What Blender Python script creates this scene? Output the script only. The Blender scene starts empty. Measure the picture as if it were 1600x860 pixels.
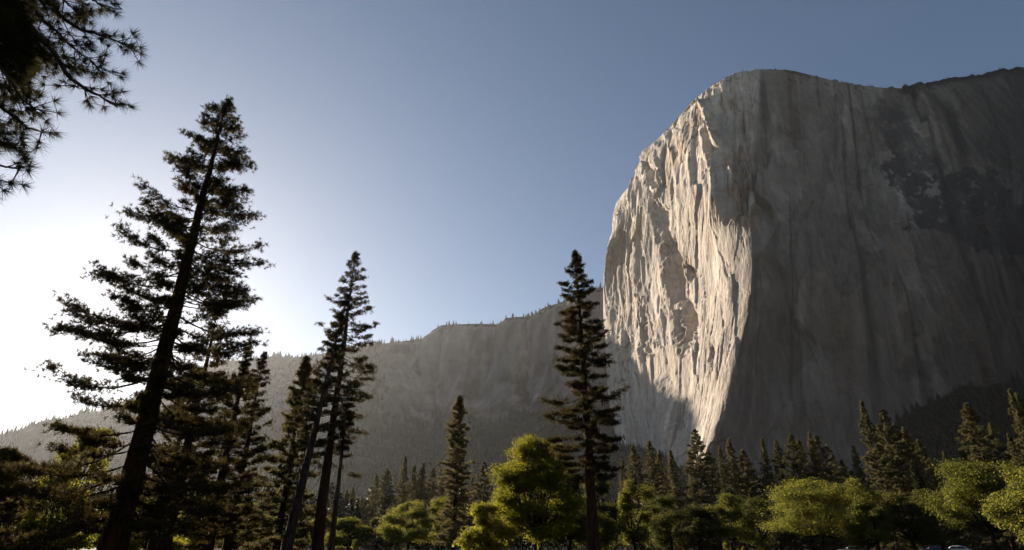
import bpy, math, random
import numpy as np
from mathutils import Vector

SC = bpy.context.scene
COL = SC.collection
rng = np.random.default_rng(7)

# ------------------------------------------------------------------ camera model
F, CX, CY = 906.0, 800.0, 430.0          # focal length and centre in photograph pixels
PITCH = math.radians(25.4)
CP, SP = math.cos(PITCH), math.sin(PITCH)
CAMZ = 1.6

def ray(px, py):
    """pixel -> (azimuth, tan elevation)"""
    x = (np.asarray(px, float) - CX) / F
    y = (CY - np.asarray(py, float)) / F
    Y = CP - y * SP
    Z = SP + y * CP
    h = np.sqrt(x * x + Y * Y)
    return np.arctan2(x, Y), Z / h

def at(px, py, d):
    a, t = ray(px, py)
    return np.array([math.sin(a) * d, math.cos(a) * d, CAMZ + t * d])

def project(P):
    X, Y, Z = P[..., 0], P[..., 1], P[..., 2] - CAMZ
    f = Y * CP + Z * SP
    u = -Y * SP + Z * CP
    f = np.where(f < 1, 1, f)
    return CX + F * X / f, CY - F * u / f

def gz(x, y):
    """meadow height: dips nowhere, rises about a metre towards the road"""
    r = math.hypot(x, y)
    t = min(max((r - 60) / 60, 0), 1)
    return 1.0 * t * t * (3 - 2 * t)

SUN_AZ, SUN_EL = math.radians(-35.5), math.radians(19.2)
SUN = np.array([math.sin(SUN_AZ) * math.cos(SUN_EL), math.cos(SUN_AZ) * math.cos(SUN_EL), math.sin(SUN_EL)])

# ------------------------------------------------------------------ helpers
def tag(o, label=None, cat=None, group=None, kind=None):
    if label: o['label'] = label
    if cat: o['category'] = cat
    if group: o['group'] = group
    if kind: o['kind'] = kind
    return o

def mesh_np(name, V, tris=None, quads=None, mat=None, smooth=False, col=None):
    V = np.asarray(V, np.float32).reshape(-1, 3)
    me = bpy.data.meshes.new(name)
    nt = 0 if tris is None else len(tris)
    nq = 0 if quads is None else len(quads)
    loops = []
    if nt: loops.append(np.asarray(tris, np.int32).ravel())
    if nq: loops.append(np.asarray(quads, np.int32).ravel())
    loops = np.concatenate(loops)
    starts = np.concatenate([np.arange(nt) * 3, nt * 3 + np.arange(nq) * 4]).astype(np.int32)
    me.vertices.add(len(V)); me.vertices.foreach_set('co', V.ravel())
    me.loops.add(len(loops)); me.loops.foreach_set('vertex_index', loops)
    me.polygons.add(nt + nq); me.polygons.foreach_set('loop_start', starts)
    if smooth: me.polygons.foreach_set('use_smooth', np.ones(nt + nq, bool))
    if col is not None:
        a = me.color_attributes.new('Col', 'FLOAT_COLOR', 'POINT')
        c = np.ones((len(V), 4), np.float32); c[:, :3] = col
        a.data.foreach_set('color', c.ravel())
    me.update(); me.validate()
    if mat: me.materials.append(mat)
    return me

def link(name, me, parent=None, loc=None):
    o = bpy.data.objects.new(name, me); COL.objects.link(o)
    if parent: o.parent = parent
    if loc is not None: o.location = loc
    return o

def empty(name, loc, rz=0):
    o = bpy.data.objects.new(name, None); COL.objects.link(o)
    o.location = loc; o.rotation_euler = (0, 0, rz); o.empty_display_size = 0.5
    return o

class MB:
    """collects tubes, needles and leaves into one mesh"""
    def __init__(s): s.V = []; s.T = []; s.Q = []; s.n = 0
    def add(s, V, T=None, Q=None):
        V = np.asarray(V, float).reshape(-1, 3)
        if T is not None and len(T): s.T.append(np.asarray(T, int) + s.n)
        if Q is not None and len(Q): s.Q.append(np.asarray(Q, int) + s.n)
        s.V.append(V); s.n += len(V)
    def tube(s, pts, rad, sides=4):
        pts = np.asarray(pts, float); n = len(pts)
        rad = np.broadcast_to(rad, n)
        tg = np.gradient(pts, axis=0); tg /= np.linalg.norm(tg, axis=1)[:, None] + 1e-9
        ref = np.where(np.abs(tg[:, 2:3]) < .85, [[0., 0, 1]], [[1., 0, 0]])
        if np.abs(tg[:, 2]).mean() > .6: ref = np.tile([[1., 0, 0]], (n, 1))
        else: ref = np.tile([[0., 0, 1]], (n, 1))
        a = np.cross(tg, ref); a /= np.linalg.norm(a, axis=1)[:, None] + 1e-9
        b = np.cross(tg, a)
        ang = np.arange(sides) * 2 * math.pi / sides
        V = pts[:, None] + rad[:, None, None] * (a[:, None] * np.cos(ang)[None, :, None] + b[:, None] * np.sin(ang)[None, :, None])
        i = np.arange(n - 1)[:, None] * sides; k = np.arange(sides)[None]; k2 = (k + 1) % sides
        Q = np.stack([i + k, i + k2, i + sides + k2, i + sides + k], -1).reshape(-1, 4)
        s.add(V, None, Q)
    def needles(s, C, D, k, ln, w, spread, R):
        """k thin triangles fanning out of every centre C round direction D"""
        n = len(C)
        if n == 0: return
        d = R.normal(size=(n, k, 3)) * spread + D[:, None]
        d /= np.linalg.norm(d, axis=2)[..., None] + 1e-9
        L = ln * R.uniform(.65, 1.15, (n, k, 1))
        side = np.cross(d, R.normal(size=(n, k, 3))); side /= np.linalg.norm(side, axis=2)[..., None] + 1e-9
        c = C[:, None]
        V = np.stack([c + d * L * .05 - side * w * .5, c + d * L * .05 + side * w * .5, c + d * L + 0 * side], 2)
        s.add(V, np.arange(n * k * 3).reshape(-1, 3))
    def leaves(s, C, Nrm, size, R):
        """one bent quad-shaped leaf cluster per centre"""
        n = len(C)
        nn = Nrm + R.normal(size=(n, 3)) * .75
        nn /= np.linalg.norm(nn, axis=1)[:, None] + 1e-9
        a = np.cross(nn, R.normal(size=(n, 3))); a /= np.linalg.norm(a, axis=1)[:, None] + 1e-9
        b = np.cross(nn, a)
        sz = size * R.uniform(.5, 1.25, (n, 1))
        V = np.stack([C - a * sz * .6, C - b * sz * .4 + nn * sz * .12, C + a * sz * .6, C + b * sz * .4 + nn * sz * .12], 1)
        s.add(V, None, np.arange(n * 4).reshape(-1, 4))
    def mesh(s, name, mat, smooth=False):
        return mesh_np(name, np.concatenate(s.V), np.concatenate(s.T) if s.T else None,
                       np.concatenate(s.Q) if s.Q else None, mat, smooth)

# ------------------------------------------------------------------ value noise
def _hash(ix, iy, iz, seed):
    h = (ix.astype(np.uint32) * np.uint32(374761393) + iy.astype(np.uint32) * np.uint32(668265263)
         + iz.astype(np.uint32) * np.uint32(2147483647 & 1274126177) + np.uint32(seed * 7919 + 13))
    h = (h ^ (h >> np.uint32(13))) * np.uint32(1274126177)
    h = h ^ (h >> np.uint32(16))
    return h

def noise3(P, seed=0):
    """gradient noise, about -1..1"""
    I = np.floor(P).astype(np.int64); f = P - I
    u = f * f * f * (f * (f * 6 - 15) + 10)
    out = 0
    for dx in (0, 1):
        wx = u[..., 0] if dx else 1 - u[..., 0]
        for dy in (0, 1):
            wy = u[..., 1] if dy else 1 - u[..., 1]
            for dz in (0, 1):
                wz = u[..., 2] if dz else 1 - u[..., 2]
                h = _hash(I[..., 0] + dx, I[..., 1] + dy, I[..., 2] + dz, seed)
                gx = (h & np.uint32(1023)).astype(float) / 511.5 - 1
                gy = ((h >> np.uint32(10)) & np.uint32(1023)).astype(float) / 511.5 - 1
                gzz = ((h >> np.uint32(20)) & np.uint32(1023)).astype(float) / 511.5 - 1
                out = out + wx * wy * wz * (gx * (f[..., 0] - dx) + gy * (f[..., 1] - dy) + gzz * (f[..., 2] - dz))
    return out * 1.3

def fbm(P, oct=4, seed=0, gain=.5):
    a, s, tot = 1., 0., 0.
    for o in range(oct):
        s = s + a * noise3(P * 2.03 ** o, seed + o * 17); tot += a; a *= gain
    return s / tot * 1.6

def ridged(P, oct=4, seed=0, gain=.5):
    a, s, tot = 1., 0., 0.
    for o in range(oct):
        s = s + a * (1 - 2.2 * np.abs(noise3(P * 2.03 ** o, seed + o * 17))); tot += a; a *= gain
    return s / tot

def smooth(x, a, b):
    t = np.clip((x - a) / (b - a), 0, 1)
    return t * t * (3 - 2 * t)

def poly_sd(X, Y, poly):
    """signed distance to a polygon, positive inside"""
    poly = np.asarray(poly, float); n = len(poly)
    ins = np.zeros(X.shape, bool); d = np.full(X.shape, 1e9)
    for i in range(n):
        (x0, y0), (x1, y1) = poly[i], poly[(i + 1) % n]
        c = ((y0 > Y) != (y1 > Y)) & (X < (x1 - x0) * (Y - y0) / (y1 - y0 + 1e-12) + x0)
        ins ^= c
        ex, ey = x1 - x0, y1 - y0
        t = np.clip(((X - x0) * ex + (Y - y0) * ey) / (ex * ex + ey * ey + 1e-9), 0, 1)
        d = np.minimum(d, np.hypot(X - x0 - t * ex, Y - y0 - t * ey))
    return np.where(ins, d, -d)

def line_d(X, Y, pl):
    d = np.full(X.shape, 1e9)
    for (x0, y0), (x1, y1) in zip(pl[:-1], pl[1:]):
        ex, ey = x1 - x0, y1 - y0
        t = np.clip(((X - x0) * ex + (Y - y0) * ey) / (ex * ex + ey * ey + 1e-9), 0, 1)
        d = np.minimum(d, np.hypot(X - x0 - t * ex, Y - y0 - t * ey))
    return d

# ------------------------------------------------------------------ materials
def new_mat(name):
    m = bpy.data.materials.new(name); m.use_nodes = True
    nt = m.node_tree; nt.nodes.clear()
    out = nt.nodes.new('ShaderNodeOutputMaterial')
    return m, nt, out

def nd(nt, t, **kw):
    n = nt.nodes.new(t)
    for k, v in kw.items():
        if k in n.inputs: n.inputs[k].default_value = v
        else: setattr(n, k, v)
    return n

def ramp(nt, stops):
    r = nt.nodes.new('ShaderNodeValToRGB')
    e = r.color_ramp.elements
    while len(e) < len(stops): e.new(.5)
    for el, (p, c) in zip(e, stops):
        el.position = p; el.color = (*c, 1) if len(c) == 3 else c
    return r

def rock_material(name, fine=.12, bump=.6, bscale=.35):
    m, nt, out = new_mat(name); L = nt.links.new
    at_ = nd(nt, 'ShaderNodeAttribute', attribute_name='Col')
    tc = nd(nt, 'ShaderNodeTexCoord')
    mp = nd(nt, 'ShaderNodeMapping'); mp.inputs['Scale'].default_value = (1, 1, .16)
    L(tc.outputs['Object'], mp.inputs['Vector'])
    n1 = nd(nt, 'ShaderNodeTexNoise', Scale=fine, Detail=8, Roughness=.65)
    L(mp.outputs[0], n1.inputs['Vector'])
    n2 = nd(nt, 'ShaderNodeTexNoise', Scale=.05, Detail=8, Roughness=.7)
    L(tc.outputs['Object'], n2.inputs['Vector'])
    r1 = ramp(nt, [(.3, (.62, .62, .63)), (.55, (1, 1, 1)), (.8, (1.15, 1.12, 1.08))])
    L(n1.outputs['Fac'], r1.inputs[0])
    r2 = ramp(nt, [(.32, (.72, .72, .74)), (.6, (1.05, 1.04, 1.02))])
    L(n2.outputs['Fac'], r2.inputs[0])
    m1 = nd(nt, 'ShaderNodeMix', data_type='RGBA', blend_type='MULTIPLY'); m1.inputs[0].default_value = .8
    L(at_.outputs['Color'], m1.inputs[6]); L(r1.outputs[0], m1.inputs[7])
    m2 = nd(nt, 'ShaderNodeMix', data_type='RGBA', blend_type='MULTIPLY'); m2.inputs[0].default_value = .8
    L(m1.outputs[2], m2.inputs[6]); L(r2.outputs[0], m2.inputs[7])
    b = nd(nt, 'ShaderNodeBsdfPrincipled', Roughness=.9); b.inputs['Specular IOR Level'].default_value = .2
    L(m2.outputs[2], b.inputs['Base Color'])
    n3 = nd(nt, 'ShaderNodeTexNoise', Scale=bscale, Detail=6, Roughness=.65)
    mp3 = nd(nt, 'ShaderNodeMapping'); mp3.inputs['Scale'].default_value = (1, 1, .35)
    L(tc.outputs['Object'], mp3.inputs['Vector']); L(mp3.outputs[0], n3.inputs['Vector'])
    bp = nd(nt, 'ShaderNodeBump', Strength=bump, Distance=4.0)
    L(n3.outputs['Fac'], bp.inputs['Height']); L(bp.outputs[0], b.inputs['Normal'])
    L(b.outputs[0], out.inputs[0])
    return m

def bark_material(name, dark, light, scale):
    m, nt, out = new_mat(name); L = nt.links.new
    tc = nd(nt, 'ShaderNodeTexCoord')
    mp = nd(nt, 'ShaderNodeMapping'); mp.inputs['Scale'].default_value = (1, 1, .22)
    L(tc.outputs['Object'], mp.inputs['Vector'])
    v = nd(nt, 'ShaderNodeTexVoronoi', Scale=scale, feature='DISTANCE_TO_EDGE')
    n = nd(nt, 'ShaderNodeTexNoise', Scale=scale * 1.5, Detail=6, Roughness=.7)
    L(mp.outputs[0], n.inputs['Vector']); L(mp.outputs[0], v.inputs['Vector'])
    r = ramp(nt, [(.25, dark), (.75, light)])
    L(n.outputs['Fac'], r.inputs[0])
    r2 = ramp(nt, [(.0, (.25, .25, .25)), (.12, (1, 1, 1))])
    L(v.outputs['Distance'], r2.inputs[0])
    mx = nd(nt, 'ShaderNodeMix', data_type='RGBA', blend_type='MULTIPLY'); mx.inputs[0].default_value = .8
    L(r.outputs[0], mx.inputs[6]); L(r2.outputs[0], mx.inputs[7])
    b = nd(nt, 'ShaderNodeBsdfPrincipled', Roughness=.95); b.inputs['Specular IOR Level'].default_value = .1
    L(mx.outputs[2], b.inputs['Base Color'])
    bp = nd(nt, 'ShaderNodeBump', Strength=.8, Distance=.06)
    L(r2.outputs[0], bp.inputs['Height']); L(bp.outputs[0], b.inputs['Normal'])
    L(b.outputs[0], out.inputs[0])
    return m

def leaf_material(name, c0, c1, t0, t1, scale, trans=.45):
    """c: reflected colours, t: colours of the light coming through"""
    m, nt, out = new_mat(name); L = nt.links.new
    geo = nd(nt, 'ShaderNodeNewGeometry')
    n = nd(nt, 'ShaderNodeTexNoise', Scale=scale, Detail=3, Roughness=.6)
    L(geo.outputs['Position'], n.inputs['Vector'])
    add = nd(nt, 'ShaderNodeMath', operation='MULTIPLY_ADD'); add.inputs[1].default_value = .35; 
    L(geo.outputs['Random Per Island'], add.inputs[0]); L(n.outputs['Fac'], add.inputs[2])
    sb = nd(nt, 'ShaderNodeMath', operation='SUBTRACT'); sb.inputs[1].default_value = .17
    L(add.outputs[0], sb.inputs[0])
    oi = nd(nt, 'ShaderNodeObjectInfo')
    ob = nd(nt, 'ShaderNodeMath', operation='MULTIPLY_ADD'); ob.inputs[1].default_value = .34
    L(oi.outputs['Random'], ob.inputs[0]); L(sb.outputs[0], ob.inputs[2])
    sb = nd(nt, 'ShaderNodeMath', operation='SUBTRACT'); sb.inputs[1].default_value = .17; L(ob.outputs[0], sb.inputs[0])
    r = ramp(nt, [(.3, c0), (.7, c1)]); L(sb.outputs[0], r.inputs[0])
    rt = ramp(nt, [(.3, t0), (.7, t1)]); L(sb.outputs[0], rt.inputs[0])
    d = nd(nt, 'ShaderNodeBsdfPrincipled', Roughness=.65); d.inputs['Specular IOR Level'].default_value = .12
    L(r.outputs[0], d.inputs['Base Color'])
    t = nd(nt, 'ShaderNodeBsdfTranslucent'); L(rt.outputs[0], t.inputs['Color'])
    mx = nd(nt, 'ShaderNodeMixShader'); mx.inputs[0].default_value = trans
    L(d.outputs[0], mx.inputs[1]); L(t.outputs[0], mx.inputs[2]); L(mx.outputs[0], out.inputs[0])
    return m

def attr_material(name, rough=.95):
    m, nt, out = new_mat(name); L = nt.links.new
    a = nd(nt, 'ShaderNodeAttribute', attribute_name='Col')
    b = nd(nt, 'ShaderNodeBsdfPrincipled', Roughness=rough); b.inputs['Specular IOR Level'].default_value = .15
    L(a.outputs['Color'], b.inputs['Base Color']); L(b.outputs[0], out.inputs[0])
    return m

def plain(name, c, rough=.5, metal=0., spec=.5, noise=0.):
    m, nt, out = new_mat(name); L = nt.links.new
    b = nd(nt, 'ShaderNodeBsdfPrincipled', Roughness=rough, Metallic=metal); b.inputs['Specular IOR Level'].default_value = spec
    tc = nd(nt, 'ShaderNodeTexCoord')
    n = nd(nt, 'ShaderNodeTexNoise', Scale=9, Detail=4); L(tc.outputs['Object'], n.inputs['Vector'])
    k = 1 - .25 * max(noise, .2)
    r = ramp(nt, [(.3, tuple(x * k for x in c)), (.7, c)]); L(n.outputs['Fac'], r.inputs[0])
    L(r.outputs[0], b.inputs['Base Color']); L(b.outputs[0], out.inputs[0])
    return m

M_ROCK = rock_material('granite', .12, 1.0, .16)
M_HILL = rock_material('hill_rock_and_forest', .03, .5, .06)
M_BARK = bark_material('pine_bark', (.02, .013, .010), (.085, .043, .026), 3.0)
M_BARK_GREY = bark_material('weathered_bark', (.03, .025, .022), (.10, .08, .065), 3.0)
M_BARK_OAK = bark_material('broadleaf_bark', (.014, .011, .009), (.045, .036, .028), 4.0)
M_NEEDLE = leaf_material('pine_needles', (.018, .021, .009), (.046, .042, .016), (.06, .046, .015), (.14, .105, .03), .6, .3)
M_NEEDLE_NEAR = leaf_material('long_pine_needles', (.02, .028, .012), (.06, .06, .02), (.06, .055, .02), (.14, .10, .03), 1.2, .25)
M_FIR = leaf_material('conifer_foliage', (.058, .062, .028), (.14, .13, .06), (.155, .135, .05), (.30, .25, .10), .35, .32)
M_CEDAR = leaf_material('cedar_foliage', (.02, .03, .012), (.05, .06, .02), (.05, .06, .02), (.09, .1, .03), .35, .2)
M_MAPLE = leaf_material('maple_leaves', (.045, .062, .010), (.12, .125, .02), (.26, .255, .02), (.52, .47, .045), .3, .5)
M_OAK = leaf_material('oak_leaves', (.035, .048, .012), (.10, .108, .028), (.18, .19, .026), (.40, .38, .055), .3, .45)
M_DARKOAK = leaf_material('shaded_oak_leaves', (.025, .034, .01), (.065, .07, .018), (.1, .11, .02), (.2, .19, .03), .3, .4)  # darker copy of the oak colours, shade painted into the leaves
M_FOREST = attr_material('distant_forest')

# ------------------------------------------------------------------ granite monolith
def catmull_rows(K, n):
    """K (rows, cols, 3) -> n interpolated rows"""
    R = K.shape[0]
    t = np.linspace(0, R - 1, n); i = np.clip(t.astype(int), 0, R - 2); f = (t - i)[:, None, None]
    p0 = K[np.clip(i - 1, 0, R - 1)]; p1 = K[i]; p2 = K[i + 1]; p3 = K[np.clip(i + 2, 0, R - 1)]
    return .5 * (2 * p1 + (p2 - p0) * f + (2 * p0 - 5 * p1 + 4 * p2 - p3) * f ** 2 + (3 * p1 - p0 - 3 * p2 + p3) * f ** 3)

def blur_axis(A, sig, axis):
    k = int(sig * 3) + 1
    w = np.exp(-.5 * (np.arange(-k, k + 1) / sig) ** 2); w /= w.sum()
    pad = [(0, 0)] * A.ndim; pad[axis] = (k, k)
    B = np.pad(A, pad, mode='edge'); out = 0
    for j, wj in enumerate(w):
        sl = [slice(None)] * A.ndim; sl[axis] = slice(j, j + A.shape[axis])
        out = out + wj * B[tuple(sl)]
    return out

def grid_normals(P):
    du = np.gradient(P, axis=1); dv = np.gradient(P, axis=0)
    N = np.cross(du, dv); N /= np.linalg.norm(N, axis=2)[..., None] + 1e-9
    return N

def grid_quads(r, c):
    i = np.arange(r - 1)[:, None] * c + np.arange(c - 1)[None]
    return np.stack([i, i + 1, i + c + 1, i + c], -1).reshape(-1, 4)

def build_monolith():
    # control columns, pixel positions from the foot to the rim
    cols = [
        [(958,715),(948,650),(940,580),(936,500),(936,440),(938,385),(950,330)],
        [(985,720),(975,650),(965,570),(958,490),(957,420),(968,350),(992,285)],
        [(1010,722),(1002,650),(993,565),(986,480),(985,400),(992,320),(1001,240)],
        [(1033,724),(1026,645),(1020,560),(1016,470),(1020,390),(1030,300),(1045,200)],
        [(1050,726),(1052,645),(1055,560),(1055,470),(1057,390),(1065,292),(1080,160)],
        [(1064,728),(1080,642),(1089,560),(1094,470),(1096,388),(1101,290),(1115,131)],
        [(1086,729),(1108,641),(1121,560),(1133,470),(1136,385),(1138,290),(1150,113)],
        [(1106,730),(1134,640),(1150,560),(1170,470),(1173,385),(1172,290),(1190,108)],
        [(1142,732),(1168,640),(1185,560),(1203,470),(1211,385),(1216,290),(1236,110)],
        [(1250,735),(1258,640),(1264,560),(1270,470),(1275,385),(1278,290),(1285,122)],
        [(1420,735),(1415,640),(1408,560),(1398,470),(1388,385),(1373,290),(1350,134)],
        [(1560,735),(1545,640),(1528,560),(1508,470),(1488,385),(1463,290),(1420,134)],
        [(1720,735),(1700,640),(1675,560),(1650,470),(1620,385),(1590,290),(1530,116)],
        [(1900,740),(1875,640),(1845,560),(1810,470),(1775,385),(1735,290),(1650,97)],
        [(2200,740),(2170,640),(2130,560),(2090,470),(2040,385),(1980,290),(1880,70)],
    ]
    NOSE = 7
    nose_d = [900, 925, 945, 962, 985, 1030, 1150]
    th_left = {0: 0, 1: 0, 2: -2, 3: -5, 4: -8, 5: 0, 6: -60}
    R = 7; C = len(cols)
    K = np.zeros((R, C, 3))
    for r in range(R):
        def solve(c, cprev, th):
            a, t = ray(*cols[c][r]); p = K[r, cprev]
            dx, dy = math.sin(th), math.cos(th)
            sa, ca = math.sin(a), math.cos(a)
            den = dx * ca - dy * sa
            s = (p[1] * sa - p[0] * ca) / den
            d = math.hypot(p[0] + s * dx, p[1] + s * dy)
            K[r, c] = at(*cols[c][r], d)
        K[r, NOSE] = at(*cols[NOSE][r], nose_d[r])
        for c in range(NOSE - 1, -1, -1):
            th = th_left[r]
            if r == 5 and c >= 5: th = -60
            if r == 5 and c < 5: th = [-34, -28, -18, -8, 0][c] + 0
            if r <= 4: th -= [14, 9, 6, 4, 2, 0, 0][c]
            if r == 6: th = [-25, -22, -16, -12, -14, -66, -72][c]
            solve(c, c + 1, math.radians(th))
        for c in range(NOSE + 1, C):
            th = [0]*8 + [88, 84, 82, 78, 74, 72, 70]
            solve(c, c - 1, math.radians(th[c]))
    # talus below and plateau behind
    foot1 = K[0].copy(); foot2 = K[0].copy()
    for c in range(C):
        p = K[0, c]; h = p[:2] / np.linalg.norm(p[:2])
        foot1[c, :2] = p[:2] - h * 130; foot1[c, 2] = max(p[2] - 75, 8)
        foot2[c, :2] = p[:2] - h * 330; foot2[c, 2] = -3
    rim1 = K[-1].copy(); rim2 = rim1.copy(); rim3 = rim1.copy()
    for c in range(C):
        p = K[-1, c]; h = p[:2] / np.linalg.norm(p[:2])
        rim1[c, :2] += h * 60; rim1[c, 2] += 14
        rim2[c, :2] += h * 320; rim2[c, 2] += 5
        rim3[c, :2] += h * 520; rim3[c, 2] = 250
    K = np.concatenate([foot2[None], foot1[None], K, rim1[None], rim2[None], rim3[None]], 0)
    # wrap round the hidden left side
    side = K[:, 0].copy(); side[:, 0] += 60; side[:, 1] += 190; side[:, 2] -= 10
    side2 = side.copy(); side2[:, 0] += 420; side2[:, 1] += 160
    K = np.concatenate([side2[:, None], side[:, None], K], 1)
    C2 = K.shape[1]
    # rows
    per = [10, 24] + [96] * 6 + [16, 14, 8]
    rows = []
    Rr = K.shape[0]
    tt = np.concatenate([np.arange(n) / n + i for i, n in enumerate(per)] + [np.array([Rr - 1.])])
    i = np.clip(tt.astype(int), 0, Rr - 2); f = (tt - i)[:, None, None]
    p0 = K[np.clip(i - 1, 0, Rr - 1)]; p1 = K[i]; p2 = K[i + 1]; p3 = K[np.clip(i + 2, 0, Rr - 1)]
    G = .5 * (2 * p1 + (p2 - p0) * f + (2 * p0 - 5 * p1 + 4 * p2 - p3) * f ** 2 + (3 * p1 - p0 - 3 * p2 + p3) * f ** 3)
    # columns, linear then softened
    pc = [8, 14] + [52] * 7 + [56, 70, 70, 60, 50, 30, 14]
    tc = np.concatenate([np.arange(n) / n + k for k, n in enumerate(pc)] + [np.array([C2 - 1.])])
    j = np.clip(tc.astype(int), 0, C2 - 2); g = (tc - j)[None, :, None]
    P = G[:, j] * (1 - g) + G[:, j + 1] * g
    nose_dist = np.abs(tc - (NOSE + 2))[None, :, None]
    Pb = blur_axis(P, 14, 1)
    w = smooth(nose_dist, .1, .9)
    P = blur_axis(P, 2.5, 1) * (1 - w) + Pb * w
    wt = smooth(tt, 6.3, 7.7)[:, None, None] * smooth(tc, 4.5, 6.5)[None, :, None]
    P = P * (1 - wt) + blur_axis(P, 42, 1) * wt
    X, Y = project(P)
    N = grid_normals(P)
    flip = np.where((N * (P - [0, 0, CAMZ])).sum(2).mean() > 0, -1, 1); N = N * flip
    ROW = tt[:, None] + 0 * tc[None]; COLT = tc[None] + 0 * tt[:, None]
    face = smooth(ROW, 1.4, 2.2) * (1 - smooth(ROW, 8.0, 9.0))
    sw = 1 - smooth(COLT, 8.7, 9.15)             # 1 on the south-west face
    # horizontal coordinate along the wall
    q = np.stack([P[..., 0], P[..., 1], P[..., 2]], -1)
    lean = q.copy(); lean[..., 0] += .22 * q[..., 2]; lean[..., 1] -= .10 * q[..., 2]
    def S(hx, vz): return lean * np.array([1 / hx, 1 / hx, 1 / vz])
    warp = fbm(q / 160., 3, 3)[..., None] * np.array([.5, .5, .4])
    dsp = 0
    # arc length along the wall and height: strata of the wall follow these
    mid_row = P[int(np.argmin(np.abs(tt - 5)))]
    arc = np.concatenate([[0], np.cumsum(np.hypot(*np.diff(mid_row[:, :2], axis=0).T))])
    arc = np.minimum(arc, arc[40] + 2600) [None] + 0 * ROW
    zz = P[..., 2]
    wob = fbm(np.stack([arc / 140, zz / 260, 0 * zz], -1), 3, 3)
    def A(h, v, shear=0.0, wp=.35):
        return np.stack([(arc + shear * zz) / h + wp * wob, zz / v + wp * .6 * wob, 0 * zz + .5], -1)
    def facets(h, v, seed, shear=0.0, wp=.35, tilt=1.0):
        """angular plates: every cell of a stretched mosaic gets its own plane"""
        Q = A(h, v, shear, wp); u, vv = Q[..., 0], Q[..., 1]
        u = u + .10 * noise3(Q * 3.1, seed + 5); vv = vv + .10 * noise3(Q * 3.1, seed + 6)
        iu, iv = np.floor(u).astype(np.int64), np.floor(vv).astype(np.int64)
        best = np.full(u.shape, 1e9); val = np.zeros(u.shape)
        for du in (-1, 0, 1):
            for dv in (-1, 0, 1):
                h1 = _hash(iu + du, iv + dv, 0 * iu, seed)
                jx = (h1 & np.uint32(255)) / 255.; jy = ((h1 >> np.uint32(8)) & np.uint32(255)) / 255.
                h2 = _hash(iu + du, iv + dv, 0 * iu + 1, seed)
                a0 = (h2 & np.uint32(255)) / 127.5 - 1; a1 = ((h2 >> np.uint32(8)) & np.uint32(255)) / 127.5 - 1
                a2 = ((h2 >> np.uint32(16)) & np.uint32(255)) / 127.5 - 1
                ex, ey = u - (iu + du + jx), vv - (iv + dv + jy)
                d2 = ex * ex + ey * ey
                w_ = d2 < best
                best = np.where(w_, d2, best); val = np.where(w_, a0 * .7 + tilt * (a1 * ex * 1.4 + a2 * ey * .9), val)
        return val
    amp = .55 + .45 * smooth(fbm(A(260, 500), 2, 201), -.4, .4)
    slab = smooth(poly_sd(X, Y, [(1085, 360), (1180, 340), (1185, 470), (1150, 580), (1095, 740), (1040, 740), (1050, 600)]), -25, 20)
    amp = amp * (1 - .6 * slab)
    big = fbm(A(230, 900), 3, 11) * 13
    mid = ridged(A(80, 900, .34, .25), 3, 23) * 9.5 * (1 - .6 * slab)
    fin = ridged(A(26, 300, .1), 3, 31) * 1.5
    tiny = fbm(A(12, 50), 3, 41) * .9
    fl = facets(110, 400, 61, .12) * 7 * (1 - .45 * slab) + facets(42, 150, 62, .1) * 3.6 * amp + facets(17, 70, 63, .2) * 1.3 * amp + facets(9, 30, 64) * .5
    fl = blur_axis(blur_axis(fl, .45, 0), .45, 1)
    dsp = sw * (big + mid * amp + fin * amp + tiny + fl) + (1 - sw) * (big * .9 + mid * .35 + fin * .5 + tiny * 1.1 + fl * 1.15)
    crk = 0
    for k_, (h_, v_, th_) in enumerate([(70, 210, .016), (42, 260, .018), (30, 70, .02), (120, 90, .012)]):
        nn = noise3(A(h_, v_ * 2.2, .12, .25), 300 + k_) + .08 * noise3(A(h_ / 6, v_ / 3, .1, .2), 310 + k_)
        crk = np.maximum(crk, (1 - smooth(np.abs(nn), 0, th_ * 2)) * smooth(noise3(A(150, 200), 320 + k_), -.05, .25))
    crk = crk * (.3 + .7 * sw)
    dsp = dsp - 3.0 * crk
    dsp = dsp * (.35 + .65 * smooth(COLT, 2.0, 3.2))
    dsp = dsp * face
    def recess(poly, depth, soft):
        nonlocal dsp
        Xw = X + 5 * noise3(q / 14., 91) + 6 * noise3(q / 45., 92); Yw = Y + 5 * noise3(q / 14., 93) + 10 * noise3(q / 45., 94)
        dsp = dsp - depth * smooth(poly_sd(Xw, Yw, poly), -soft, soft)
    def rib(pl, amp, wd):
        nonlocal dsp
        Xw = X + 2.5 * noise3(q / 10., 95)
        dsp = dsp + amp * np.clip(1 - line_d(Xw, Y, pl) / wd, 0, 1)
    recess([(1044,378),(1056,400),(1072,462),(1088,508),(1084,530),(1070,556),(1066,530),(1058,480),(1042,430)], 20, 8)
    recess([(1066,440),(1082,500),(1074,545),(1066,500)], 9, 4)
    recess([(1069,412),(1088,424),(1074,446)], 14, 3)
    recess([(1012,252),(1028,268),(1032,296),(1016,290)], 16, 4)
    recess([(948,352),(984,312),(996,350),(984,420),(1003,478),(1006,540),(985,556),(962,500),(948,440)], 9, 8)
    recess([(1020,300),(1038,330),(1050,390),(1040,400),(1024,350)], 14, 5)
    recess([(1003,470),(1018,500),(1026,560),(1014,560)], 13, 4)
    recess([(1108,535),(1119,545),(1117,566),(1108,590),(1109,560),(1112,550)], 6, 2)
    recess([(1044,372),(1052,372),(1062,430),(1056,440)], 10, 3)
    # deep bay high on the prow and the thin sunlit ribs in it
    recess([(1098,170),(1140,150),(1166,210),(1172,300),(1164,332),(1140,345),(1118,300),(1106,230)], 12, 6)
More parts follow.
